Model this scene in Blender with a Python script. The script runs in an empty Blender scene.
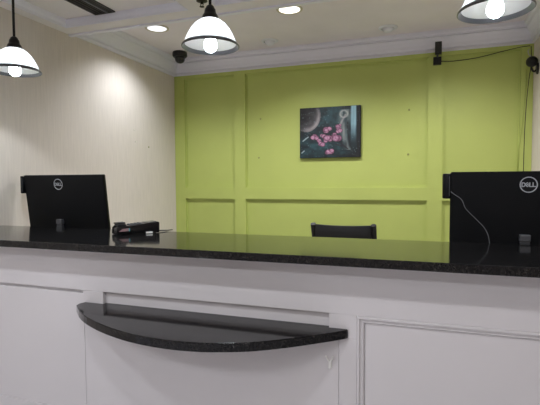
import bpy, bmesh, math, random
from mathutils import Vector, Matrix
random.seed(4)
PI = math.pi
S = bpy.context.scene
C = S.collection

# ------------------------------------------------------------ camera
EYE = 1.34                       # camera height; floor is z = 0
YAW, PITCH, ROLL = math.radians(19.334), math.radians(-2.705), math.radians(-0.29)
fw = Vector((-math.sin(YAW)*math.cos(PITCH), math.cos(YAW)*math.cos(PITCH), math.sin(PITCH)))
r0 = Vector((math.cos(YAW), math.sin(YAW), 0)); u0 = r0.cross(fw)
rt = r0*math.cos(ROLL) + u0*math.sin(ROLL)
up = -r0*math.sin(ROLL) + u0*math.cos(ROLL)
cam = bpy.data.cameras.new('camera'); co = bpy.data.objects.new('camera', cam); C.objects.link(co)
cam.sensor_width = 36; cam.lens = 450/540*36; cam.clip_start = 0.02
m = Matrix((rt, up, -fw)).transposed().to_4x4(); m.translation = (0, 0, EYE)
co.matrix_world = m
S.camera = co

# ------------------------------------------------------------ world and exposure
w = bpy.data.worlds.new('world'); S.world = w; w.use_nodes = True
w.node_tree.nodes['Background'].inputs[0].default_value = (0.8, 0.85, 1, 1)
w.node_tree.nodes['Background'].inputs[1].default_value = 0.25
S.view_settings.view_transform = 'Standard'; S.view_settings.look = 'None'
S.view_settings.gamma = 1; S.view_settings.use_curve_mapping = False
S.view_settings.exposure = 0.62

DOWN_SPOT = 84.0
PEND_W = 46.0
LOBBY_SPOT = 29.0
FILL_W = 12.5


def light(name, kind, loc, power, color=(1, 1, 1), **kw):
    l = bpy.data.lights.new(name, kind); l.energy = power; l.color = color
    for k, v in kw.items(): setattr(l, k, v)
    o = bpy.data.objects.new(name, l); C.objects.link(o); o.location = loc
    return o


LOBBY = [(-2.0, 0.35), (-0.75, 0.35), (0.5, 0.35), (1.7, 0.35)]
for (x, y), k, c in zip(LOBBY, (1.15, 1.0, .5, .25), ((.88, .93, 1), (.93, .95, 1), (1, .95, .90), (1, .90, .82))):
    light('lobby_lamp', 'SPOT', (x, y, EYE+1.085), LOBBY_SPOT*k, c, spot_size=math.radians(150), spot_blend=0.6, shadow_soft_size=0.07)
FILL_POS = [(-1.3, -1.3), (0.9, -1.3)]  # unseen panels, added to give the lobby soft ambient light
for (x, y), k, c in zip(FILL_POS, (1.3, .15), ((.93, .94, 1), (1, .95, .90))):
    light('added_fill_lamp', 'AREA', (x, y, EYE+1.075), FILL_W*k, c, shape='RECTANGLE', size=1.1, size_y=0.5)
DOWN = [(-2.141, 3.284, (0.90, 0.94, 1.0)), (-0.985, 3.267, (0.97, 0.96, 1.0)), (0.17, 3.27, (0.97, 0.96, 1.0))]
for x, y, c in DOWN:
    light('downlight_lamp', 'SPOT', (x, y, EYE+1.262), DOWN_SPOT*(.5 if x < -2 else .95 if x < 0 else .72), c, spot_size=math.radians(134 if x < -2 else 146), spot_blend=0.8, shadow_soft_size=0.06)


# ------------------------------------------------------------ materials
def srgb(r, g, b):
    f = lambda v: (v/255/12.92) if v/255 <= 0.04045 else ((v/255+0.055)/1.055)**2.4
    return (f(r), f(g), f(b), 1)


def mat(name, col, rough=0.6, metal=0.0, spec=0.5, emis=None, est=0.0, noise=None, bump=None, coat=0.0, trans=0.0):
    """noise=(scale, amount, stretch xyz): gentle procedural tone change; bump=(scale, strength)."""
    M = bpy.data.materials.new(name); M.use_nodes = True
    nt = M.node_tree; b = nt.nodes['Principled BSDF']
    b.inputs['Base Color'].default_value = col
    b.inputs['Roughness'].default_value = rough
    b.inputs['Metallic'].default_value = metal
    b.inputs['Specular IOR Level'].default_value = spec
    b.inputs['Coat Weight'].default_value = coat
    b.inputs['Transmission Weight'].default_value = trans
    if emis:
        b.inputs['Emission Color'].default_value = emis; b.inputs['Emission Strength'].default_value = est
    if noise or bump:
        tc = nt.nodes.new('ShaderNodeTexCoord')
        mp = nt.nodes.new('ShaderNodeMapping'); nt.links.new(tc.outputs['Object'], mp.inputs[0])
        n = nt.nodes.new('ShaderNodeTexNoise'); nt.links.new(mp.outputs[0], n.inputs[0]); n.inputs['Detail'].default_value = 4
    if noise:
        mp.inputs['Scale'].default_value = noise[2] if len(noise) > 2 else (1, 1, 1)
        n.inputs['Scale'].default_value = noise[0]
        r = nt.nodes.new('ShaderNodeValToRGB')
        a = noise[1]
        r.color_ramp.elements[0].position = 0.3; r.color_ramp.elements[1].position = 0.7
        r.color_ramp.elements[0].color = tuple(v*(1-a) for v in col[:3])+(1,)
        r.color_ramp.elements[1].color = tuple(min(1, v*(1+a)) for v in col[:3])+(1,)
        nt.links.new(n.outputs[0], r.inputs[0]); nt.links.new(r.outputs[0], b.inputs['Base Color'])
    if bump:
        n2 = nt.nodes.new('ShaderNodeTexNoise'); nt.links.new(tc.outputs['Object'], n2.inputs[0]); n2.inputs['Scale'].default_value = bump[0]
        bp = nt.nodes.new('ShaderNodeBump'); bp.inputs['Strength'].default_value = bump[1]; bp.inputs['Distance'].default_value = 0.002
        nt.links.new(n2.outputs[0], bp.inputs['Height']); nt.links.new(bp.outputs[0], b.inputs['Normal'])
    return M


GREEN = mat('green_paint', srgb(183, 195, 106), 0.5, noise=(3, 0.03), bump=(60, 0.12))
PAPER = mat('beige_wallpaper', srgb(219, 210, 201), 0.75, noise=(22, 0.045, (1, 3.5, 0.25)), bump=(140, 0.2))
CEIL = mat('ceiling_paint', srgb(236, 229, 236), 0.85, noise=(5, 0.02))
CEIL2 = mat('soffit_paint', srgb(232, 228, 228), 0.85, noise=(5, 0.02))
TRIM = mat('white_trim_paint', srgb(232, 232, 242), 0.45)
WHITE = mat('white_cabinet_paint', srgb(215, 212, 214), 0.42, noise=(2.5, 0.02), bump=(40, 0.05))
FLOOR = mat('floor_tile', srgb(188, 186, 190), 0.45, noise=(3, 0.08))
BLACK = mat('black_plastic', srgb(9, 10, 13), 0.42)
SATIN = mat('black_satin_shell', srgb(3, 5, 9), 0.5, spec=0.22)
GLOSS = mat('gloss_black_plastic', srgb(14, 14, 16), 0.15)
BRONZE = mat('dark_bronze_metal', srgb(34, 32, 32), 0.38, metal=0.6)
RIM = mat('dark_nickel_metal', srgb(96, 96, 98), 0.3, metal=0.9)
SILVER = mat('silver_print', srgb(176, 180, 186), 0.4, metal=0.2)
GREYM = mat('grey_metal', srgb(92, 94, 98), 0.4, metal=0.5)
WCORD = mat('pale_cord', srgb(190, 192, 194), 0.6)
PCORD = mat('green_painted_cord', srgb(172, 184, 96), 0.6)
BCORD = mat('black_cord', srgb(20, 20, 22), 0.6)
CHAIR = mat('charcoal_chair_leather', srgb(22, 23, 28), 0.5)
KEYS = mat('key_rubber', srgb(70, 72, 76), 0.6)
SCREEN = mat('terminal_screen', srgb(165, 180, 178), 0.15)
REDL = mat('red_label', srgb(150, 70, 72), 0.4)
TEAL = mat('teal_glint', srgb(90, 160, 165), 0.4)
PAPERW = mat('white_paper', srgb(240, 240, 236), 0.7)
LAM = mat('desk_laminate', srgb(128, 110, 88), 0.5, noise=(4, 0.1, (1, 8, 1)))
DARKV = mat('dark_vent_metal', srgb(38, 36, 34), 0.55)
VOID = mat('dark_duct', srgb(8, 8, 8), 0.9)
LENS = mat('clear_lens', srgb(20, 22, 28), 0.08)
HOLE = mat('anchor_plastic', srgb(150, 152, 92), 0.6)
SPOTM = mat('wall_scuff_white', srgb(235, 232, 220), 0.7)
BULB_C = mat('cool_lit_bulb', (1, 1, 1, 1), 0.3, emis=(0.80, 0.92, 1.0, 1), est=16)
DIFF_C = mat('cool_lit_lens', (1, 1, 1, 1), 0.4, emis=(0.86, 0.88, 1.0, 1), est=0.75)
DIFF_W = mat('warm_lit_lens', (1, 1, 1, 1), 0.4, emis=(1.0, 0.93, 0.84, 1), est=1.6)
PANEL_L = mat('lit_panel', (1, 1, 1, 1), 0.5, emis=(0.95, 0.97, 1, 1), est=3)
CUP = mat('brushed_downlight_trim', srgb(205, 196, 178), 0.4)


def granite():
    M = bpy.data.materials.new('black_granite'); M.use_nodes = True; nt = M.node_tree; b = nt.nodes['Principled BSDF']
    tc = nt.nodes.new('ShaderNodeTexCoord')
    v = nt.nodes.new('ShaderNodeTexVoronoi'); v.inputs['Scale'].default_value = 260
    n = nt.nodes.new('ShaderNodeTexNoise'); n.inputs['Scale'].default_value = 90; n.inputs['Detail'].default_value = 5
    nt.links.new(tc.outputs['Object'], v.inputs[0]); nt.links.new(tc.outputs['Object'], n.inputs[0])
    sub = nt.nodes.new('ShaderNodeMath'); sub.operation = 'MULTIPLY'
    sep = nt.nodes.new('ShaderNodeSeparateColor'); nt.links.new(v.outputs['Color'], sep.inputs[0])
    nt.links.new(sep.outputs[0], sub.inputs[0]); nt.links.new(n.outputs[0], sub.inputs[1])
    r = nt.nodes.new('ShaderNodeValToRGB'); e = r.color_ramp.elements
    e[0].position = 0.30; e[0].color = (0.006, 0.006, 0.007, 1); e[1].position = 0.62; e[1].color = (0.034, 0.032, 0.030, 1)
    nt.links.new(sub.outputs[0], r.inputs[0]); nt.links.new(r.outputs[0], b.inputs['Base Color'])
    b.inputs['Roughness'].default_value = 0.09; b.inputs['Specular IOR Level'].default_value = 0.3
    return M


GRAN = granite()


def glass_opal():
    M = bpy.data.materials.new('white_opal_glass'); M.use_nodes = True; nt = M.node_tree; nt.nodes.clear()
    o = nt.nodes.new('ShaderNodeOutputMaterial'); d = nt.nodes.new('ShaderNodeBsdfDiffuse'); t = nt.nodes.new('ShaderNodeBsdfTranslucent')
    g = nt.nodes.new('ShaderNodeBsdfGlossy'); g.inputs['Roughness'].default_value = 0.1
    d.inputs[0].default_value = (0.9, 0.91, 0.92, 1); t.inputs[0].default_value = (0.93, 0.93, 0.93, 1)
    a = nt.nodes.new('ShaderNodeMixShader'); a.inputs[0].default_value = 0.98
    nt.links.new(d.outputs[0], a.inputs[1]); nt.links.new(t.outputs[0], a.inputs[2])
    c = nt.nodes.new('ShaderNodeMixShader'); c.inputs[0].default_value = 0.02
    nt.links.new(a.outputs[0], c.inputs[1]); nt.links.new(g.outputs[0], c.inputs[2]); nt.links.new(c.outputs[0], o.inputs[0])
    return M


OPAL = glass_opal()


# ------------------------------------------------------------ mesh helpers
def add_box(bm, x0, x1, y0, y1, z0, z1, mi=0):
    vs = [bm.verts.new((x, y, z)) for z in (z0, z1) for x, y in ((x0, y0), (x1, y0), (x1, y1), (x0, y1))]
    for f in ((3, 2, 1, 0), (4, 5, 6, 7), (0, 1, 5, 4), (1, 2, 6, 5), (2, 3, 7, 6), (3, 0, 4, 7)):
        bm.faces.new([vs[i] for i in f]).material_index = mi


def add_prism(bm, pts, vec):
    """closed polygon pts (3D) extruded by vec"""
    vec = Vector(vec); a = [bm.verts.new(p) for p in pts]; b = [bm.verts.new(Vector(p)+vec) for p in pts]
    bm.faces.new(a); bm.faces.new(b[::-1]); n = len(a)
    for i in range(n):
        bm.faces.new((a[i], b[i], b[(i+1) % n], a[(i+1) % n]))


def add_lathe(bm, prof, seg=40, cx=0, cy=0, axis='z', close=False):
    """prof list of (r, h) revolved"""
    rings = []
    for r, h in prof:
        ring = []
        for k in range(seg):
            a = 2*PI*k/seg
            if axis == 'z': p = (cx+r*math.cos(a), cy+r*math.sin(a), h)
            elif axis == 'y': p = (cx+r*math.cos(a), h, cy+r*math.sin(a))
            else: p = (h, cx+r*math.cos(a), cy+r*math.sin(a))
            ring.append(bm.verts.new(p))
        rings.append(ring)
    for i in range(len(rings)-1):
        for k in range(seg):
            bm.faces.new((rings[i][k], rings[i][(k+1) % seg], rings[i+1][(k+1) % seg], rings[i+1][k]))
    if close:
        bm.faces.new(rings[0][::-1]); bm.faces.new(rings[-1])


def add_tube(bm, pts, r, seg=8):
    pts = [Vector(p) for p in pts]; rings = []
    for i, p in enumerate(pts):
        d = (pts[min(i+1, len(pts)-1)]-pts[max(i-1, 0)]).normalized()
        a = d.cross(Vector((0, 0, 1)) if abs(d.z) < 0.9 else Vector((1, 0, 0))).normalized(); b = d.cross(a)
        rings.append([bm.verts.new(p+(a*math.cos(2*PI*k/seg)+b*math.sin(2*PI*k/seg))*r) for k in range(seg)])
    for i in range(len(rings)-1):
        for k in range(seg):
            bm.faces.new((rings[i][k], rings[i][(k+1) % seg], rings[i+1][(k+1) % seg], rings[i+1][k]))
    bm.faces.new(rings[0][::-1]); bm.faces.new(rings[-1])


def smooth_path(pts, n=8):
    pts = [Vector(p) for p in pts]; out = []
    P = [pts[0]]+pts+[pts[-1]]
    for i in range(1, len(P)-2):
        for k in range(n):
            t = k/n; a, b, c, d = P[i-1:i+3]
            out.append(0.5*((2*b)+(c-a)*t+(2*a-5*b+4*c-d)*t*t+(-a+3*b-3*c+d)*t**3))
    out.append(pts[-1]); return out


def obj(name, bm, m, parent=None, bevel=0, smooth=False, seg=2, mats=None, origin=None):
    bmesh.ops.recalc_face_normals(bm, faces=bm.faces)
    if bevel:
        bmesh.ops.bevel(bm, geom=[e for e in bm.edges if len(e.link_faces) == 2 and e.calc_face_angle() > 0.6], offset=bevel, segments=seg, affect='EDGES', profile=0.5)
    if smooth:
        for f in bm.faces: f.smooth = True
        for e in bm.edges:
            if len(e.link_faces) == 2 and e.calc_face_angle() > 0.7: e.smooth = False
    if origin is not None: bmesh.ops.translate(bm, verts=bm.verts, vec=-Vector(origin))
    me = bpy.data.meshes.new(name); bm.to_mesh(me); bm.free()
    for q in (mats or [m]): me.materials.append(q)
    o = bpy.data.objects.new(name, me); C.objects.link(o)
    if origin is not None: o.location = origin
    if parent: o.parent = parent
    return o


def bx(name, ext, m, parent=None, bevel=0, **k):
    bm = bmesh.new(); add_box(bm, *ext); return obj(name, bm, m, parent, bevel, **k)


def tag(o, label, cat, group=None):
    o['label'] = label; o['category'] = cat
    if group: o['group'] = group
    return o


def thing(name, label, cat, loc=(0, 0, 0), rotz=0, group=None):
    o = bpy.data.objects.new(name, None); C.objects.link(o); o.empty_display_size = 0.1
    o.location = loc; o.rotation_euler = (0, 0, rotz); return tag(o, label, cat, group)


def struct(name, bm, m, **k):
    o = obj(name, bm, m, **k); o['kind'] = 'structure'; return o


def dup(root, loc, label):
    r = root.copy(); C.objects.link(r); r.location = loc; r['label'] = label
    for ch in list(root.children):
        c = ch.copy(); C.objects.link(c); c.parent = r
        for g in list(ch.children):
            d = g.copy(); C.objects.link(d); d.parent = c
    return r


Z = lambda z: z+EYE        # heights measured from the camera

# ------------------------------------------------------------ room shell
XL, XR, D = -2.54, 0.80, 4.23
ZB, ZS, ZC = Z(1.278), Z(1.10), Z(1.15)      # back ceiling, soffit, tray ceiling
Y0 = -3.0; XR2 = 2.6


def sbox(name, ext, m, bevel=0):
    bm = bmesh.new(); add_box(bm, *ext); return struct(name, bm, m, bevel=bevel)


sbox('floor', (XL-.1, XR2+.1, Y0-.1, D+.1, -0.08, 0), FLOOR)
sbox('wall_back', (XL-.1, XR+.1, D, D+.1, 0, ZB+.1), GREEN)
sbox('wall_left', (XL-.1, XL, Y0, D, 0, ZB+.1), PAPER)
bm = bmesh.new(); add_box(bm, XR, XR+.1, 2.35, D, 0, ZB+.1); add_box(bm, XR+.1, XR2+.1, 2.35, 2.45, 0, ZB+.1)
struct('wall_right', bm, PAPER)
sbox('wall_lobby_right', (XR2, XR2+.1, Y0, 2.35, 0, ZB+.1), PAPER)
sbox('wall_front', (XL, XR2, Y0-.1, Y0, 0, ZB+.1), PAPER)
sbox('ceiling_back', (XL, XR, 2.74, D, ZB, ZB+.08), CEIL)
# dropped header between the lobby tray ceiling and the work area
bm = bmesh.new()
add_box(bm, XL, XR, 2.60, 2.74, ZS, ZB+.08)
add_box(bm, XR, XR2, 2.2, 2.35, ZS, ZB+.08)
add_box(bm, XL, XL+.095, 0.9, 2.60, ZS, ZC+.1)              # border along the left wall
add_box(bm, -1.46, -1.27, 0.9, 2.60, ZS, ZC+.1)             # divider between the trays
add_box(bm, XL, XR2, Y0, 0.9, ZS, ZC+.1)                    # lobby soffit
add_box(bm, XR, XR2, 0.9, 2.60, ZS, ZC+.1)
struct('ceiling_soffit', bm, CEIL2)
sbox('ceiling_tray', (XL, XR, 0.9, 2.60, ZC, ZC+.1), CEIL2)


def cove_ring(name, x0, x1, y0, y1):
    """white moulding inside a tray opening, mitred: profile steps inward as it rises"""
    bm = bmesh.new(); prof = [(0, ZS-.004), (0.006, ZS-.004), (0.008, ZS+.012), (0.02, ZS+.03), (0.024, ZC-.001), (0, ZC-.001)]
    rings = [[bm.verts.new(p) for p in ((x0+d, y0+d, z), (x1-d, y0+d, z), (x1-d, y1-d, z), (x0+d, y1-d, z))] for d, z in prof]
    n = len(rings)
    for i in range(n):
        a, b = rings[i], rings[(i+1) % n]
        for k in range(4): bm.faces.new((a[k], a[(k+1) % 4], b[(k+1) % 4], b[k]))
    return struct(name, bm, TRIM)


cove_ring('trim_1', XL+.095, -1.46, 0.9, 2.60)
cove_ring('trim_2', -1.27, XR, 0.9, 2.60)
sbox('trim_3', (XL, XR, 2.722, 2.752, ZS-.012, ZS+.004), TRIM)      # bead on the back edge of the header

# crown moulding of the work area: back, left, right
CP = [(0, -.173), (.016, -.173), (.018, -.166), (.018, -.150), (.008, -.147), (.008, -.143), (.022, -.139), (.030, -.128), (.033, -.104), (.044, -.072), (.060, -.052),
      (.052, -.046), (.052, -.042), (.072, -.036), (.080, -.026), (.080, -.0005), (0, -.0005)]


def crown(name, path):
    """path of wall corners with inward mitre directions; profile (out, z)"""
    bm = bmesh.new(); rings = []
    for (x, y, dx, dy) in path:
        rings.append([bm.verts.new((x+dx*o, y+dy*o, ZB+z)) for o, z in CP])
    n = len(CP)
    for i in range(len(rings)-1):
        for k in range(n): bm.faces.new((rings[i][k], rings[i][(k+1) % n], rings[i+1][(k+1) % n], rings[i+1][k]))
    bm.faces.new(rings[0]); bm.faces.new(rings[-1][::-1])
    return struct(name, bm, TRIM)


crown('trim_4', [(XL+.0005, D-.0005, 1, -1), (XR-.0005, D-.0005, -1, -1)])
crown('trim_5', [(XL+.0005, 2.7405, 1, 0), (XL+.0005, D-.0005, 1, -1)])
crown('trim_6', [(XR-.0005, 2.7405, -1, 0), (XR-.0005, D-.0005, -1, -1)])

# raised frames on the green wall
bm = bmesh.new()
ft = 0.028
yw0 = D-ft
TOPZ = Z(1.105)
for a, b in ((XL+.001, -2.42), (-1.854, -1.733), (-.008, .115), (.709, XR-.001)):
    add_box(bm, a, b, yw0, D-.0005, 0.12, TOPZ)
for a, b in ((-2.42, -1.854), (-1.733, -.008), (.115, .709)):
    for z0, z1 in ((Z(-.177), Z(-.063)), (TOPZ-.035, TOPZ), (0.12, 0.24)):
        add_box(bm, a, b, yw0, D-.0005, z0, z1)
    # small bead inside each panel
    for z0, z1 in ((Z(-.063), TOPZ-.035), (.24, Z(-.177))):
        t = .012
        for e in ((a, a+t, z0, z1), (b-t, b, z0, z1), (a+t, b-t, z0, z0+t), (a+t, b-t, z1-t, z1)):
            add_box(bm, e[0], e[1], D-.009, D-.0005, e[2], e[3])
struct('trim_7', bm, GREEN)
sbox('baseboard_back', (XL+.016, XR-.016, D-.024, D, 0, .12), TRIM)
sbox('baseboard_left', (XL, XL+.015, Y0, D, 0, .12), TRIM)
sbox('baseboard_right', (XR-.015, XR, 2.36, D, 0, .12), TRIM)

# ------------------------------------------------------------ reception counter (white cabinet front)
YF = 1.692; YP = 1.712; ZG = Z(-.302)
rc = thing('reception_counter', 'long white panelled reception counter under the black granite top', 'counter', (0, 1.9, 0))
rc_off = Vector((0, 1.9, 0))


def rpart(name, ext, m=WHITE, bevel=0.0015, par=rc, parent_off=rc_off):
    x0, x1, y0, y1, z0, z1 = ext
    bm = bmesh.new(); add_box(bm, x0, x1, y0-parent_off.y, y1-parent_off.y, z0, z1)
    return obj(name, bm, m, par, bevel)


CX0, CX1 = XL+.004, XR2-.004
rpart('body', (CX0, CX1, YP+.001, 2.04, 0.1, ZG))
rpart('base_plinth', (CX0, CX1, YP-.012, 2.0, 0.0, .1))
rpart('top_rail', (CX0, CX1, YF, YP, Z(-.509), ZG))
rpart('apron_moulding', (CX0, CX1, YF-.010, YF, Z(-.318), ZG), bevel=.003)
rpart('bottom_rail', (CX0, CX1, YF, YP, 0.1, .24))
for a, b, z0, z1 in ((-1.532, -1.417, Z(-.600), Z(-.509)), (-.355, -.249, Z(-.600), Z(-.509)), (-.316, -.249, .24, Z(-.600)), (1.15, 1.26, .24, Z(-.509))):
    rpart('stile', (a, b, YF, YP, z0, z1))


def moulding(x0, x1, z0, z1):
    bm = bmesh.new()
    prof = [(0, YF+.002), (.004, YF-.004), (.010, YF-.004), (.014, YF+.006), (.020, YF+.008), (.024, YF+.004), (.028, YF+.010), (.030, YP-.0005), (0, YP-.0005)]
    rings = [[bm.verts.new(p) for p in ((x0+d, y-1.9, z0+d), (x1-d, y-1.9, z0+d), (x1-d, y-1.9, z1-d), (x0+d, y-1.9, z1-d))] for d, y in prof]
    n = len(rings)
    for i in range(n):
        a, b = rings[i], rings[(i+1) % n]
        for k in range(4): bm.faces.new((a[k], a[(k+1) % 4], b[(k+1) % 4], b[k]))
    return obj('panel_moulding', bm, WHITE, rc)


moulding(-.249, 1.15, .24, Z(-.509))
# left field: one flat board almost flush, with a thin reveal line on top
rpart('panel', (CX0, -1.532, YF+.004, YP, .24, Z(-.524)))
rpart('panel', (-.219, 1.12, YP-.006, YP, .27, Z(-.539)))
rpart('panel', (-1.5305, -.3175, YF+.004, YP, .24, Z(-.601)))

# granite top
bm = bmesh.new(); add_box(bm, XL+.003, XR2-.003, 1.567, 2.12, Z(-.302), Z(-.27))
ct = obj('countertop', bm, GRAN, None, .004, smooth=False, origin=(0, 1.84, Z(-.302)))
tag(ct, 'long polished black granite countertop on the white reception counter', 'countertop')

# half-moon shelf
ZSH = Z(-.564)
front = [(-1.518, 1.6915), (-1.528, 1.662), (-1.520, 1.635), (-1.45, 1.572), (-1.374, 1.518), (-1.26, 1.458), (-1.155, 1.416), (-1.05, 1.386), (-.943, 1.370), (-.845, 1.368),
         (-.747, 1.381), (-.66, 1.408), (-.584, 1.440), (-.50, 1.494), (-.425, 1.552), (-.35, 1.616), (-.286, 1.676), (-.284, 1.6915)]
fp = [Vector((x, y, 0)) for x, y in front]
fp = fp[:3] + [Vector(p) for p in smooth_path(fp[3:], 3)]
poly = [(p.x, p.y, ZSH-.034) for p in fp]
bm = bmesh.new(); add_prism(bm, poly, (0, 0, .034))
bmesh.ops.recalc_face_normals(bm, faces=bm.faces)
add_box(bm, -1.4165, -.3555, 1.688, 1.7115, ZSH-.033, ZSH-.0003)
sh = obj('shelf', bm, GRAN, None, 0, origin=(-.92, 1.69, ZSH-.034))
bv = sh.modifiers.new('b', 'BEVEL'); bv.width = .004; bv.segments = 2; bv.limit_method = 'ANGLE'; bv.angle_limit = 0.9
tag(sh, 'half-moon black granite shelf fixed low on the white counter front', 'shelf')

# small white Y-shaped hook
hk = thing('hook', 'small white Y-shaped hook on the white panel below the shelf right end', 'hook', (-.351, 1.696, Z(-.70)))
hk.scale = (1.35, 1.0, 1.35)
bm = bmesh.new(); add_tube(bm, [(0, -.008, -.018), (0, -.008, .002)], .0028); obj('stem', bm, PAPERW, hk)
for s in (-1, 1):
    bm = bmesh.new(); add_tube(bm, [(0, -.008, 0), (s*.006, -.011, .009), (s*.010, -.016, .019)], .0026); obj('prong', bm, PAPERW, hk)
bx('back_plate', (-.005, .005, -.006, .000, -.019, .004), PAPERW, hk, .001)

# ------------------------------------------------------------ pendants
def make_pendant(loc, label):  # local z = 0 at shade rim level
    t = thing('pendant_lamp', label, 'pendant lamp', loc, 0, 'pendant lamps over the counter')
    # local z = 0 at shade rim level
    top = ZC-loc[2]
    bm = bmesh.new(); add_lathe(bm, [(.001, top-.002), (.062, top-.002), (.062, top-.014), (.045, top-.026), (.012, top-.034), (.001, top-.034)], 32); obj('canopy', bm, BRONZE, t, smooth=True)
    bm = bmesh.new(); add_lathe(bm, [(.0065, .17), (.0065, top-.03)], 12, close=True); obj('rod', bm, BRONZE, t, smooth=True)
    bm = bmesh.new(); add_lathe(bm, [(.001, .182), (.010, .182), (.017, .176), (.020, .168), (.024, .163), (.026, .150), (.028, .144), (.033, .138), (.038, .124), (.041, .117), (.001, .117)], 32)
    obj('socket_cover', bm, BRONZE, t, smooth=True)
    out = [(.037, .119), (.050, .113), (.068, .099), (.084, .080), (.096, .060), (.105, .041), (.112, .025), (.119, .011)]
    inn = [(r-.004, z-.001) for r, z in out][::-1]
    bm = bmesh.new(); add_lathe(bm, out+inn+[out[0]], 56); s = obj('shade', bm, OPAL, t, smooth=True)
    bm = bmesh.new(); add_lathe(bm, [(.1175, .0135), (.123, .010), (.129, .003), (.1295, -.002), (.126, -.004), (.1235, -.001), (.114, .011), (.1175, .0135)], 56); obj('rim', bm, RIM, s, smooth=True)
    bm = bmesh.new(); add_lathe(bm, [(.001, -.026), (.012, -.024), (.022, -.017), (.029, -.005), (.030, .006), (.027, .020), (.020, .036), (.015, .052), (.014, .062)], 28)
    obj('bulb', bm, BULB_C, t, smooth=True)
    bm = bmesh.new(); add_lathe(bm, [(.015, .058), (.016, .116)], 20, close=True); obj('socket', bm, BRONZE, t, smooth=True)
    return t


PX = [(-2.084, .592, 'leftmost white glass pendant lamp hanging before the beige wall'), (-.926, .604, 'middle white glass pendant lamp beside the black sprinkler head'), (.224, .615, 'right white glass pendant lamp cut by the top edge')]
for x, z, l in PX: make_pendant((x, 1.845, Z(z)), l)
for x, z, l in PX:
    light('pendant_light', 'POINT', (x, 1.845, Z(z)+.072), PEND_W, (0.88, 0.95, 1.0), shadow_soft_size=0.02)

# ------------------------------------------------------------ ceiling fixtures
def downlight(x, y, lens, label):
    t = thing('downlight', label, 'downlight', (x, y, ZB), 0, 'lit downlights')
    bm = bmesh.new(); add_lathe(bm, [(.076, -.001), (.098, -.001), (.098, -.005), (.092, -.009), (.080, -.008), (.076, -.001)], 44); obj('trim_ring', bm, CUP, t, smooth=True)
    bm = bmesh.new(); add_lathe(bm, [(.001, -.011), (.05, -.009), (.079, -.004), (.079, -.0015), (.001, -.0015)], 40); obj('lens', bm, lens, t, smooth=True)


downlight(DOWN[0][0], DOWN[0][1], DIFF_C, 'lit round downlight near the left wall with cool lens')
downlight(DOWN[1][0], DOWN[1][1], DIFF_W, 'bright lit round downlight right of the middle pendant lamp')
downlight(DOWN[2][0], DOWN[2][1], DIFF_W, 'lit round downlight above the right pendant lamp')


def gimbal(x, y, label):
    t = thing('recessed_ceiling_fixture', label, 'ceiling fixture', (x, y, ZB), 0, 'unlit ceiling fixtures')
    bm = bmesh.new(); add_lathe(bm, [(.050, -.001), (.078, -.001), (.078, -.004), (.070, -.010), (.055, -.011), (.050, -.001)], 40); obj('trim_ring', bm, TRIM, t, smooth=True)
    bm = bmesh.new(); add_lathe(bm, [(.046, -.002), (.044, -.020), (.034, -.034), (.020, -.040), (.001, -.040)], 32); obj('eyeball', bm, TRIM, t, smooth=True)


gimbal(-1.373, 3.93, 'small unlit round ceiling fixture right of the middle pendant lamp')
gimbal(-.329, 3.937, 'small unlit round ceiling fixture above and right of the flower picture')

# lobby downlights, then unseen panels added behind the camera as fill light
for i, (x, y) in enumerate(LOBBY):
    t = thing('lobby_downlight', 'lit round downlight in the lobby soffit, %s' % ['leftmost', 'second from left', 'third from left', 'rightmost'][i], 'downlight', (x, y, ZS), 0, 'lobby downlights')
    bm = bmesh.new(); add_lathe(bm, [(.06, -.001), (.08, -.001), (.08, -.006), (.06, -.006), (.06, -.001)], 32); obj('trim_ring', bm, CUP, t)
    bm = bmesh.new(); add_lathe(bm, [(.001, -.004), (.06, -.004), (.06, -.001)], 32); obj('lens', bm, PANEL_L, t)
for i, (x, y) in enumerate(FILL_POS):
    t = thing('added_fill_panel', 'unseen rectangular fill panel added in the lobby, %s one' % ['left', 'right'][i], 'ceiling light', (x, y, ZS), 0, 'added lobby fill panels')
    bx('frame', (-.6, .6, -.3, .3, -.012, -.001), TRIM, t)
    bx('diffuser', (-.56, .56, -.26, .26, -.016, -.0121), PANEL_L, t)

# linear air vent in the left tray
VX0, VX1, VY0, VY1 = -2.165, -2.0, 1.95, 2.572
vt = thing('air_vent', 'dark slotted air vent in the ceiling at top left', 'vent', ((VX0+VX1)/2, (VY0+VY1)/2, ZC))
hx, hy = (VX1-VX0)/2, (VY1-VY0)/2
bm = bmesh.new(); t_ = .014
for e in ((-hx, -hx+t_, -hy, hy), (hx-t_, hx, -hy, hy), (-hx+t_, hx-t_, -hy, -hy+t_), (-hx+t_, hx-t_, hy-t_, hy)): add_box(bm, e[0], e[1], e[2], e[3], -.008, -.0005)
obj('frame', bm, DARKV, vt)
bx('backing', (-hx+t_, hx-t_, -hy+t_, hy-t_, -.002, -.0005), VOID, vt)
for k in range(5):
    x = -hx+t_+.015+k*(2*hx-2*t_-.03)/4
    bm = bmesh.new(); add_box(bm, x-.004, x+.004, -hy+t_, hy-t_, -.0075, -.002)
    if k == 3: bm.free(); bm = bmesh.new(); add_box(bm, x-.007, x+.007, -hy+t_, hy-t_, -.010, -.002)
    obj('slat', bm, DARKV if k != 3 else GREYM, vt)

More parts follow.
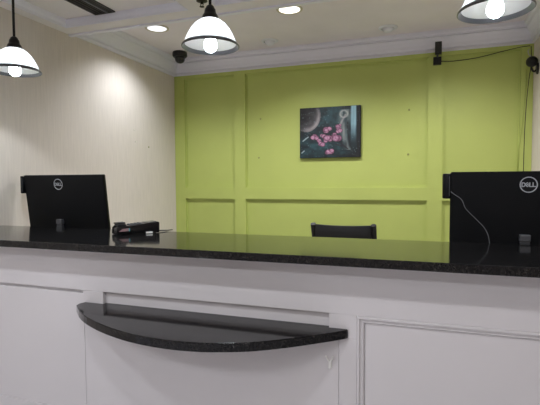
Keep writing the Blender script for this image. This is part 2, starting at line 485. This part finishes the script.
# sprinkler head
sp = thing('sprinkler_head', 'black sprinkler head under the ceiling left of the middle pendant rod', 'sprinkler', (-1.31, 2.5, ZS))
bm = bmesh.new(); add_lathe(bm, [(.001, -.001), (.034, -.001), (.034, -.004), (.022, -.009), (.001, -.009)], 28); obj('escutcheon', bm, BRONZE, sp, smooth=True)
bm = bmesh.new(); add_lathe(bm, [(.009, -.009), (.009, -.020), (.005, -.022), (.001, -.022)], 16); obj('stem', bm, BRONZE, sp)
for s in (-1, 1):
    bm = bmesh.new(); add_tube(bm, [(s*.008, 0, -.018), (s*.011, 0, -.026), (s*.003, 0, -.036)], .0022, 6); obj('yoke_arm', bm, BRONZE, sp)
bm = bmesh.new(); add_lathe(bm, [(.001, -.035), (.014, -.035), (.015, -.038), (.001, -.038)], 20); obj('deflector', bm, BRONZE, sp)

# dome camera at the left rear corner
dc = thing('dome_camera', 'black dome security camera on the ceiling in the left back corner', 'security camera', (-2.325, 3.96, ZB))
dc.scale = (1.12, 1.12, 1.12)
bm = bmesh.new(); add_lathe(bm, [(.001, -.001), (.060, -.001), (.064, -.010), (.064, -.036), (.056, -.046), (.001, -.046)], 36); obj('base', bm, BLACK, dc, smooth=True)
bm = bmesh.new(); add_lathe(bm, [(.046, -.046), (.045, -.060), (.040, -.078), (.028, -.092), (.012, -.098), (.001, -.099)], 32); obj('dome', bm, LENS, dc, smooth=True)

# box camera on the green stile with its cable
sc = thing('security_camera', 'black box camera and junction box on the green wall stile below crown', 'security camera', (.066, D, Z(1.068)))
bx('camera_body', (-.022, .032, -.150, -.085, .000, .095), BLACK, sc, .004)
bx('junction_box', (-.034, .032, -.060, -.0205, -.073, -.008), BLACK, sc, .003)
bm = bmesh.new(); add_tube(bm, [(0, -.045, -.010), (0, -.075, -.002), (.003, -.110, .006)], .009); obj('bracket', bm, GREYM, sc)

bm = bmesh.new()
add_tube(bm, smooth_path([(.094, D-.035, Z(1.025)), (.20, D-.030, Z(1.018)), (.38, D-.026, Z(1.03)), (.56, D-.026, Z(1.062)), (.70, D-.026, Z(1.084)), (.772, D-.027, Z(1.088))]), .0035, 6)
tag(obj('camera_cable', bm, BCORD), 'thin black cable sagging along the green wall top to the right corner', 'cable')
bm = bmesh.new()
add_tube(bm, smooth_path([(.778, D-.027, Z(1.084)), (.782, D-.027, Z(.95)), (.766, D-.026, Z(.80)), (.752, D-.026, Z(.6)), (.744, D-.026, Z(.35)), (.742, D-.026, Z(.0)), (.742, D-.026, Z(-.3)), (.742, D-.026, .02)]), .0036, 6)
tag(obj('corner_cable', bm, BCORD), 'dark cable hanging straight down the green wall by right corner', 'cable')
bm = bmesh.new()
add_tube(bm, smooth_path([(.748, D-.034, Z(.90)), (.742, D-.034, Z(.70)), (.724, D-.034, Z(.45)), (.703, D-.026, Z(.22)), (.690, D-.026, Z(.05)), (.690, D-.026, Z(-.2)), (.690, D-.026, .02)]), .0036, 6)
tag(obj('painted_cable', bm, PCORD), 'green painted cable slanting down the wall left of the dark cable', 'cable')

# round camera on the right wall
rcm = thing('wall_camera', 'black round camera on an arm fixed to the right wall', 'security camera', (XR, 4.03, Z(.865)))
bm = bmesh.new(); add_lathe(bm, [(.001, -.001), (.030, -.001), (.032, -.008), (.026, -.016), (.001, -.016)], 28, axis='x'); bmesh.ops.scale(bm, verts=bm.verts, vec=(1, 1, 1.45))
obj('wall_plate', bm, BLACK, rcm, smooth=True)
bm = bmesh.new(); add_tube(bm, smooth_path([(-.012, 0, -.01), (-.030, 0, -.020), (-.045, .0, -.004), (-.050, 0, .03)]), .008); obj('arm', bm, BLACK, rcm, smooth=True)
bm = bmesh.new(); bmesh.ops.create_uvsphere(bm, u_segments=24, v_segments=14, radius=.042); bmesh.ops.translate(bm, verts=bm.verts, vec=(-.046, 0, .055)); obj('head', bm, BLACK, rcm, smooth=True)
bm = bmesh.new(); add_lathe(bm, [(.022, -.042), (.021, -.036), (.001, -.034)], 20, cx=-.046, cy=.055, axis='y'); obj('lens', bm, LENS, rcm)
bm = bmesh.new(); add_tube(bm, smooth_path([(-.055, .0, .10), (-.058, .06, .13), (-.052, .12, .17), (-.040, .15, .19)]), .003, 6); obj('cord', bm, WCORD, rcm)

# ------------------------------------------------------------ flower picture
PXa, PXb, PZa, PZb = -1.166, -.588, Z(.219), Z(.694)
pic = thing('canvas_picture', 'dark teal canvas print of pink flowers on the green wall', 'picture', ((PXa+PXb)/2, D, (PZa+PZb)/2))
W2, H2 = (PXb-PXa)/2, (PZb-PZa)/2
bx('canvas', (-W2, W2, -.032, -.001, -H2, H2), mat('black_canvas_edge', srgb(20, 22, 26), .8), pic, .002)


def hsh(x, y):
    v = math.sin(x*12.9898+y*78.233)*43758.5453; return v-math.floor(v)


def vn(x, y):
    xi, yi = math.floor(x), math.floor(y); fx, fy = x-xi, y-yi; fx = fx*fx*(3-2*fx); fy = fy*fy*(3-2*fy)
    a, b, c, d = hsh(xi, yi), hsh(xi+1, yi), hsh(xi, yi+1), hsh(xi+1, yi+1)
    return (a+(b-a)*fx)*(1-fy)+(c+(d-c)*fx)*fy


def mix(a, b, t):
    t = max(0, min(1, t)); return tuple(p+(q-p)*t for p, q in zip(a, b))


FL = []
_r = random.Random(11)
for cx_, cy_, rr_, n_ in ((.25, .57, .05, 5), (.35, .70, .05, 5), (.38, .58, .045, 4), (.475, .46, .055, 6), (.47, .62, .06, 6), (.50, .86, .06, 7), (.64, .46, .05, 5), (.62, .60, .07, 6), (.66, .38, .04, 3)):
    for k in range(n_):
        FL.append((cx_+_r.uniform(-rr_, rr_)*.7, cy_+_r.uniform(-rr_, rr_)*.8, rr_*_r.uniform(.55, 1.0), _r.uniform(0, 1)))


def paint(u, v):
    n = vn(u*9, v*9)*.6+vn(u*23, v*23)*.4
    c = mix((10, 20, 26), (38, 74, 80), n*1.2-.25+.45*math.exp(-((u-.35)**2+(v-.8)**2)/.06)+.35*math.exp(-((u-.5)**2+(v-.1)**2)/.03))
    c = mix(c, (8, 11, 14), (u-.70)*3*v+.3*(v > .95)+.5*(u > .95))
    d = math.hypot((u-.11)/.24, (v-.15)/.33)                     # pale rounded petal, brighter along its lower right edge
    if d < 1:
        e = max(0, min(1, 1-abs(d-.86)/.20))*max(0, min(1, (u-.12)*3+(v-.2)*1.3))
        c = mix(mix((14, 15, 18), (120, 116, 120), n*.5+(u+v-.3)*1.6), (206, 198, 196), e*.9)
    xc = .80-.07*math.sin(v*3.4+.2)
    t = 1.3-abs(u-xc)/(.075+.03*math.sin(v*7))
    if t > 0 and .06 < v < .86: c = mix(c, (134, 142, 140), min(1, t*1.3)*(.15+.85*vn(u*30, v*8)))
    t = 1-abs(u-xc-.065)/.012
    if t > 0 and .3 < v < .9: c = mix(c, (14, 18, 20), t)
    t = 1-abs(math.hypot(u-.735, (v-.15)*.9)-.06)/.022
    if t > 0: c = mix(c, (170, 174, 168), t*.9)
    t = 1-abs((u-.70)+(v-.30)*.45)/.03
    if t > 0 and .16 < v < .45: c = mix(c, (170, 164, 164), t*.8)
    t = 1-abs(u-.892)/.055
    if t > 0: c = mix(c, (158, 200, 214), min(1, t*2.4)*max(0, min(1, (.74-v)*2.6))*(.7+.3*vn(u*60, v*6)))
    for fx, fy, fr, ph in FL:
        r = math.hypot(u-fx, v-fy)
        if r < fr:
            q = r/fr; c = mix((200, 152, 176), (104, 60, 88), abs(q-.35)*1.2+.5*(vn(u*60, v*60)-.5)+.25*ph); c = mix(c, (70, 34, 52), .6*(q > .88))
    for (ax, ay, bx_, by_) in ((.05, .66, .14, .58), (.03, .90, .07, .86), (.60, .74, .70, .78), (.66, .70, .80, .84)):
        L2 = (bx_-ax)**2+(by_-ay)**2; q = max(0, min(1, ((u-ax)*(bx_-ax)+(v-ay)*(by_-ay))/L2))
        dd = math.hypot(u-ax-q*(bx_-ax), v-ay-q*(by_-ay))
        if dd < .014: c = mix(c, (190, 204, 206) if ax < .1 else (34, 24, 30), .8*(1-dd/.014)+.2)
    if hsh(round(u*90), round(v*90)) > .985: c = mix(c, (140, 160, 166), .5)
    return srgb(*c)


NX, NY = 150, 124
me = bpy.data.meshes.new('print')
verts = [(-W2+.003+(2*W2-.006)*i/NX, -.0328, H2-.003-(2*H2-.006)*j/NY) for j in range(NY+1) for i in range(NX+1)]
faces = [(j*(NX+1)+i, (j+1)*(NX+1)+i, (j+1)*(NX+1)+i+1, j*(NX+1)+i+1) for j in range(NY) for i in range(NX)]
me.from_pydata(verts, [], faces)
ca = me.color_attributes.new('ink', 'FLOAT_COLOR', 'POINT')
for j in range(NY+1):
    for i in range(NX+1): ca.data[j*(NX+1)+i].color = paint(i/NX, j/NY)
PM = mat('canvas_print_ink', (1, 1, 1, 1), .55)
at = PM.node_tree.nodes.new('ShaderNodeAttribute'); at.attribute_name = 'ink'
PM.node_tree.links.new(at.outputs['Color'], PM.node_tree.nodes['Principled BSDF'].inputs['Base Color'])
me.materials.append(PM); po = bpy.data.objects.new('print', me); C.objects.link(po); po.parent = pic

# wall anchors and scuffs
for (x, z, l) in ((-1.60, .235, 'small wall anchor in the green panel left of picture, lower'), (-1.58, .62, 'small wall anchor in the green panel left of picture, upper'),
                  (-.165, .63, 'small wall anchor in the green panel right of picture, upper'), (-.170, .235, 'small wall anchor in the green panel right of picture, lower')):
    bm = bmesh.new(); add_lathe(bm, [(.001, -.005), (.007, -.005), (.009, -.0005), (.001, -.0005)], 14, axis='y')
    tag(obj('wall_anchor', bm, HOLE, origin=(0, 0, 0)), l, 'wall anchor', 'wall anchors in the green wall').location = (x, D, Z(z))
for (y, z, m_, l) in ((3.50, .475, SPOTM, 'tiny pale wall plug high on the beige wall'), (3.52, .37, SPOTM, 'tiny pale wall plug lower on the beige wall'), (3.72, .335, HOLE, 'tiny dark wall plug on the beige wall, rightmost')):
    bm = bmesh.new(); add_lathe(bm, [(.001, .004), (.006, .004), (.008, .0005), (.001, .0005)], 12, axis='x')
    tag(obj('wall_plug', bm, m_), l, 'wall plug', 'wall plugs in the beige wall').location = (XL, y, Z(z))

# ------------------------------------------------------------ chair behind the counter
ch = thing('chair', 'charcoal chair with curved top rail behind the counter', 'chair', (-.537, 3.0, 0))
SW = .200
for s in (-1, 1):
    bm = bmesh.new(); add_tube(bm, smooth_path([(s*.20, .20, .01), (s*.20, .19, .44), (s*.203, .10, .80), (s*.203, 0.0, 1.048)]), .0185, 12)
    obj('back_post', bm, CHAIR, ch, smooth=True)
    bm = bmesh.new(); add_tube(bm, [(s*.20, .56, .01), (s*.195, .55, .43)], .017, 10); obj('leg', bm, CHAIR, ch, smooth=True)
    bm = bmesh.new(); add_tube(bm, [(s*.20, .20, .22), (s*.20, .56, .22)], .010, 8); obj('stretcher', bm, CHAIR, ch, smooth=True)


def rail(z0, z1, y, name):
    bm = bmesh.new(); n = 16; P = []
    for i in range(n+1):
        t = i/n; x = -SW+.01+2*(SW-.01)*t; d = -.028*math.sin(PI*t)
        sag = -.004*math.sin(PI*t)
        P.append([bm.verts.new(q) for q in ((x, y+d-.012, z0+sag), (x, y+d+.012, z0+sag), (x, y+d+.012-.006, z1+sag), (x, y+d-.012-.006, z1+sag))])
    for i in range(n):
        for k in range(4): bm.faces.new((P[i][k], P[i][(k+1) % 4], P[i+1][(k+1) % 4], P[i+1][k]))
    bm.faces.new(P[0]); bm.faces.new(P[-1][::-1])
    return obj(name, bm, CHAIR, ch, .003, smooth=True)


rail(.935, 1.045, .015, 'top_rail')
rail(.70, .75, .115, 'back_slat'); 
bx('seat', (-.22, .22, .17, .58, .44, .49), CHAIR, ch, .015, smooth=True, seg=3)

# ------------------------------------------------------------ work desk behind the counter
dk = thing('work_desk', 'low laminate work desk along the back of the counter', 'desk', (0, 2.4, 0))
bx('desktop', (XL+.01, XR-.01, -.345, .42, .71, .74), LAM, dk, .003)
for x in (XL+.03, -1.3, -.2, XR-.06):
    bx('side_panel', (x, x+.03, -.34, .40, 0, .7098), LAM, dk, .002)


# ------------------------------------------------------------ monitors
def dell_mark(parent, r, y, cx, cz):
    """ring and lettering printed on the shell"""
    bm = bmesh.new(); n = 48
    a = [[bm.verts.new((cx+q*math.cos(2*PI*k/n), yy, cz+q*math.sin(2*PI*k/n))) for k in range(n)] for q, yy in ((r, y), (r, y-.0015), (r*.885, y-.0015), (r*.885, y))]
    for i in range(4):
        for k in range(n): bm.faces.new((a[i][k], a[i][(k+1) % n], a[(i+1) % 4][(k+1) % n], a[(i+1) % 4][k]))
    ring = obj('logo_ring', bm, SILVER, parent)
    h = r*.46; wd = r*.36; st = r*.115
    bm = bmesh.new()

    def stroke(p, q, th=st):
        p = Vector((p[0], 0, p[1])); q = Vector((q[0], 0, q[1])); d = (q-p).normalized(); nn = Vector((-d.z, 0, d.x))*th/2
        e = d*th*.5
        add_prism(bm, [Vector((cx, y, cz))+v for v in (p-nn-e, q-nn+e, q+nn+e, p+nn-e)], (0, -.0013, 0))
    x = -r*.74
    # D
    arc = [(x+wd*.35+wd*.62*math.cos(t), (h/2)*math.sin(t)) for t in [PI/2-PI*k/10 for k in range(11)]]
    pts = [(x, h/2)]+arc+[(x, -h/2), (x, h/2)]
    for i in range(len(pts)-1): stroke(pts[i], pts[i+1])
    # tilted E
    x += wd*1.22; ca, sa = math.cos(.60), math.sin(.60); ec = (x+wd*.42, 0)
    def ro(px, pz): return (ec[0]+px*ca-pz*sa, ec[1]+px*sa+pz*ca)
    e0 = wd*.42
    for p, q in (((-e0, -h*.42), (-e0, h*.42)), ((-e0, -h*.42), (e0, -h*.42)), ((-e0, 0), (e0, 0)), ((-e0, h*.42), (e0, h*.42))): stroke(ro(*p), ro(*q), st*.9)
    x += wd*1.15
    for k in range(2):
        stroke((x, h/2), (x, -h/2)); stroke((x, -h/2), (x+wd*.72, -h/2)); x += wd*1.02
    obj('lettering', bm, SILVER, ring)


def make_monitor(name_label, xl_, yb, wdt, ztop, zbot, logo_dx, tilt):
    """seen from behind. empty at the base on the desk"""
    cx = xl_+wdt/2
    t = thing('monitor', name_label, 'monitor', (cx, yb, .74), 0, 'monitors behind the counter')
    hgt = ztop-zbot
    piv = bpy.data.objects.new('x', None)
    bm = bmesh.new()
    # shell, with rear bulge; built around bottom edge then tilted back
    add_box(bm, -wdt/2, wdt/2, 0, .022, 0, hgt)
    R = Matrix.Rotation(tilt, 4, 'X'); T = Matrix.Translation((0, 0, zbot-.74))
    bmesh.ops.bevel(bm, geom=[e for e in bm.edges], offset=.004, segments=2, affect='EDGES')
    bmesh.ops.transform(bm, matrix=T @ R, verts=bm.verts)
    shell = obj('back_shell', bm, SATIN, t, smooth=True)
    bm = bmesh.new(); add_box(bm, -wdt/2+.006, wdt/2-.006, .0222, .0245, .006, hgt-.006); bmesh.ops.transform(bm, matrix=T @ R, verts=bm.verts)
    obj('screen', bm, GLOSS, t)
    # logo as children of the shell
    holder_y = -.0002
    before = set(bpy.data.objects)
    dell_mark(shell, .034, 0, logo_dx, hgt-.057)
    for o in set(bpy.data.objects)-before:
        o.data.transform(T @ R)
    bpy.data.objects.remove(piv)
    # stand: hinge block, neck, foot plate
    bm = bmesh.new(); add_box(bm, logo_dx-.021+NK, logo_dx+.021+NK, -.034, -.003, Z(-.262)-.74, Z(-.232)-.74); hinge = obj('stand_hinge', bm, GREYM, t, .004)
    bm = bmesh.new(); add_box(bm, logo_dx-.019+NK, logo_dx+.019+NK, -.031, -.010, .012, Z(-.2625)-.74); obj('stand_neck', bm, mat('dark_grey_stand', srgb(58, 60, 64), .45), t, .003)
    bm = bmesh.new(); add_box(bm, logo_dx-.13, logo_dx+.13, -.045, .16, 0, .012); obj('stand_base', bm, BLACK, t, .004)
    return t


NK = -.008
ml = make_monitor('black monitor back in front of the beige wall at left', -2.452, 2.25, .625, Z(.047), Z(-.320), -.036, .12)
NK = -.012
mr = make_monitor('black monitor back at the right edge before the green wall', .0945, 2.175, .612, Z(.037), Z(-.320), .003, .03)


def card_reader(x, y, z0, z1, label):
    t = thing('card_reader', label, 'card reader', (x, y, z0), 0, 'card readers on the monitors')
    h = z1-z0
    bm = bmesh.new(); add_prism(bm, [(-.036, -.008, 0), (-.036, .034, 0), (-.001, .034, 0), (-.001, -.018, 0), (-.010, -.022, 0), (-.028, -.018, 0)], (0, 0, h)); obj('housing', bm, SATIN, t, .005, smooth=True)
    bm = bmesh.new(); add_box(bm, -.0095, -.0075, -.0235, -.0205, .012, h-.012); obj('swipe_slot', bm, GREYM, t)
    return t


card_reader(-2.4515, 2.225, Z(-.070), Z(.041), 'black card reader clipped to the left monitor upper left edge')
card_reader(.0985, 2.172, Z(-.082), Z(.030), 'black card reader clipped to the right monitor upper left edge')
bm = bmesh.new()
add_tube(bm, smooth_path([(.096, 2.146, Z(-.050)), (.108, 2.140, Z(-.060)), (.140, 2.135, Z(-.085)), (.158, 2.135, Z(-.125)), (.200, 2.135, Z(-.170)), (.236, 2.133, Z(-.212)), (.252, 2.131, Z(-.262)), (.258, 2.130, Z(-.36)), (.262, 2.130, .75)]), .0016, 6)
tag(obj('usb_cord', bm, mat('grey_cord', srgb(105, 108, 112), .6)), 'thin pale cord running down the back of the right monitor', 'cord')

# ------------------------------------------------------------ card payment terminal on the counter
ZT = Z(-.27)+.0005
pt = thing('payment_terminal', 'black card payment terminal on the granite countertop beside left monitor', 'payment terminal', (-1.474, 1.868, ZT), math.atan2(.8, .6))
# local x = long axis, local y = width; profile in x,z
L, Wd = .225, .088
pr = [(0, .006), (.004, .002), (L-.004, .002), (L, .006), (L, .056), (L-.010, .060), (L-.070, .055), (.085, .047), (.060, .047), (.016, .047), (.002, .036)]
bm = bmesh.new(); add_prism(bm, [(x, 0, z) for x, z in pr], (0, Wd, 0)); body = obj('housing', bm, GLOSS, pt, .003, smooth=True)
bm = bmesh.new(); add_prism(bm, [(.012, -.0012, .018), (.066, -.0012, .020), (.066, -.0012, .034), (.030, -.0012, .032)], (0, .001, 0)); obj('side_glint', bm, mat('pale_pink_glint', srgb(150, 120, 122), .3), body)  # glossy reflection on the housing side, painted as a pale patch
bm = bmesh.new(); add_prism(bm, [(.062, -.0022, .018), (.068, -.0022, .018), (.068, -.0022, .034), (.062, -.0022, .034)], (0, .0009, 0)); obj('glint_stripe', bm, TEAL, body)  # teal end of the painted reflection
# sloped screen and keypad on the top
bm = bmesh.new(); add_prism(bm, [(L-.068, .012, .0556), (L-.014, .012, .0602), (L-.014, Wd-.012, .0602), (L-.068, Wd-.012, .0556)], (0, 0, .0014)); obj('screen', bm, LENS, pt)
for i in range(4):
    for j in range(3):
        x = .074+i*.017; z = .0465+(x-.055)*.09
        bm = bmesh.new(); add_box(bm, x, x+.012, .014+j*.021, .014+j*.021+.014, z-.001, z+.0035); obj('key', bm, KEYS, pt)
bm = bmesh.new(); add_prism(bm, [(.010, .01, .045), (.014, .01, .057), (.050, .01, .056), (.056, .01, .046)], (0, Wd-.02, 0)); obj('paper_lid', bm, BLACK, pt, .002)
bm = bmesh.new(); add_prism(bm, [(.004, .02, .056), (.006, .02, .062), (.050, .02, .064), (.054, .02, .0565)], (0, Wd-.04, 0)); obj('lid_tab', bm, BLACK, pt, .0015)
bm = bmesh.new(); add_box(bm, .150, .184, -.010, -.0005, .001, .010); obj('card_slot_lip', bm, PAPERW, pt, .002)
bm = bmesh.new(); add_box(bm, .006, .03, .01, Wd-.01, 0, .0018); obj('rubber_foot', bm, KEYS, pt)
bm = bmesh.new(); add_tube(bm, smooth_path([(L-.002, .05, .008), (L+.03, .052, .006), (L+.07, .06, .0035), (L+.10, .075, .0035)]), .003, 8); obj('power_cord', bm, BCORD, pt, smooth=True)
bpy.context.view_layer.update()
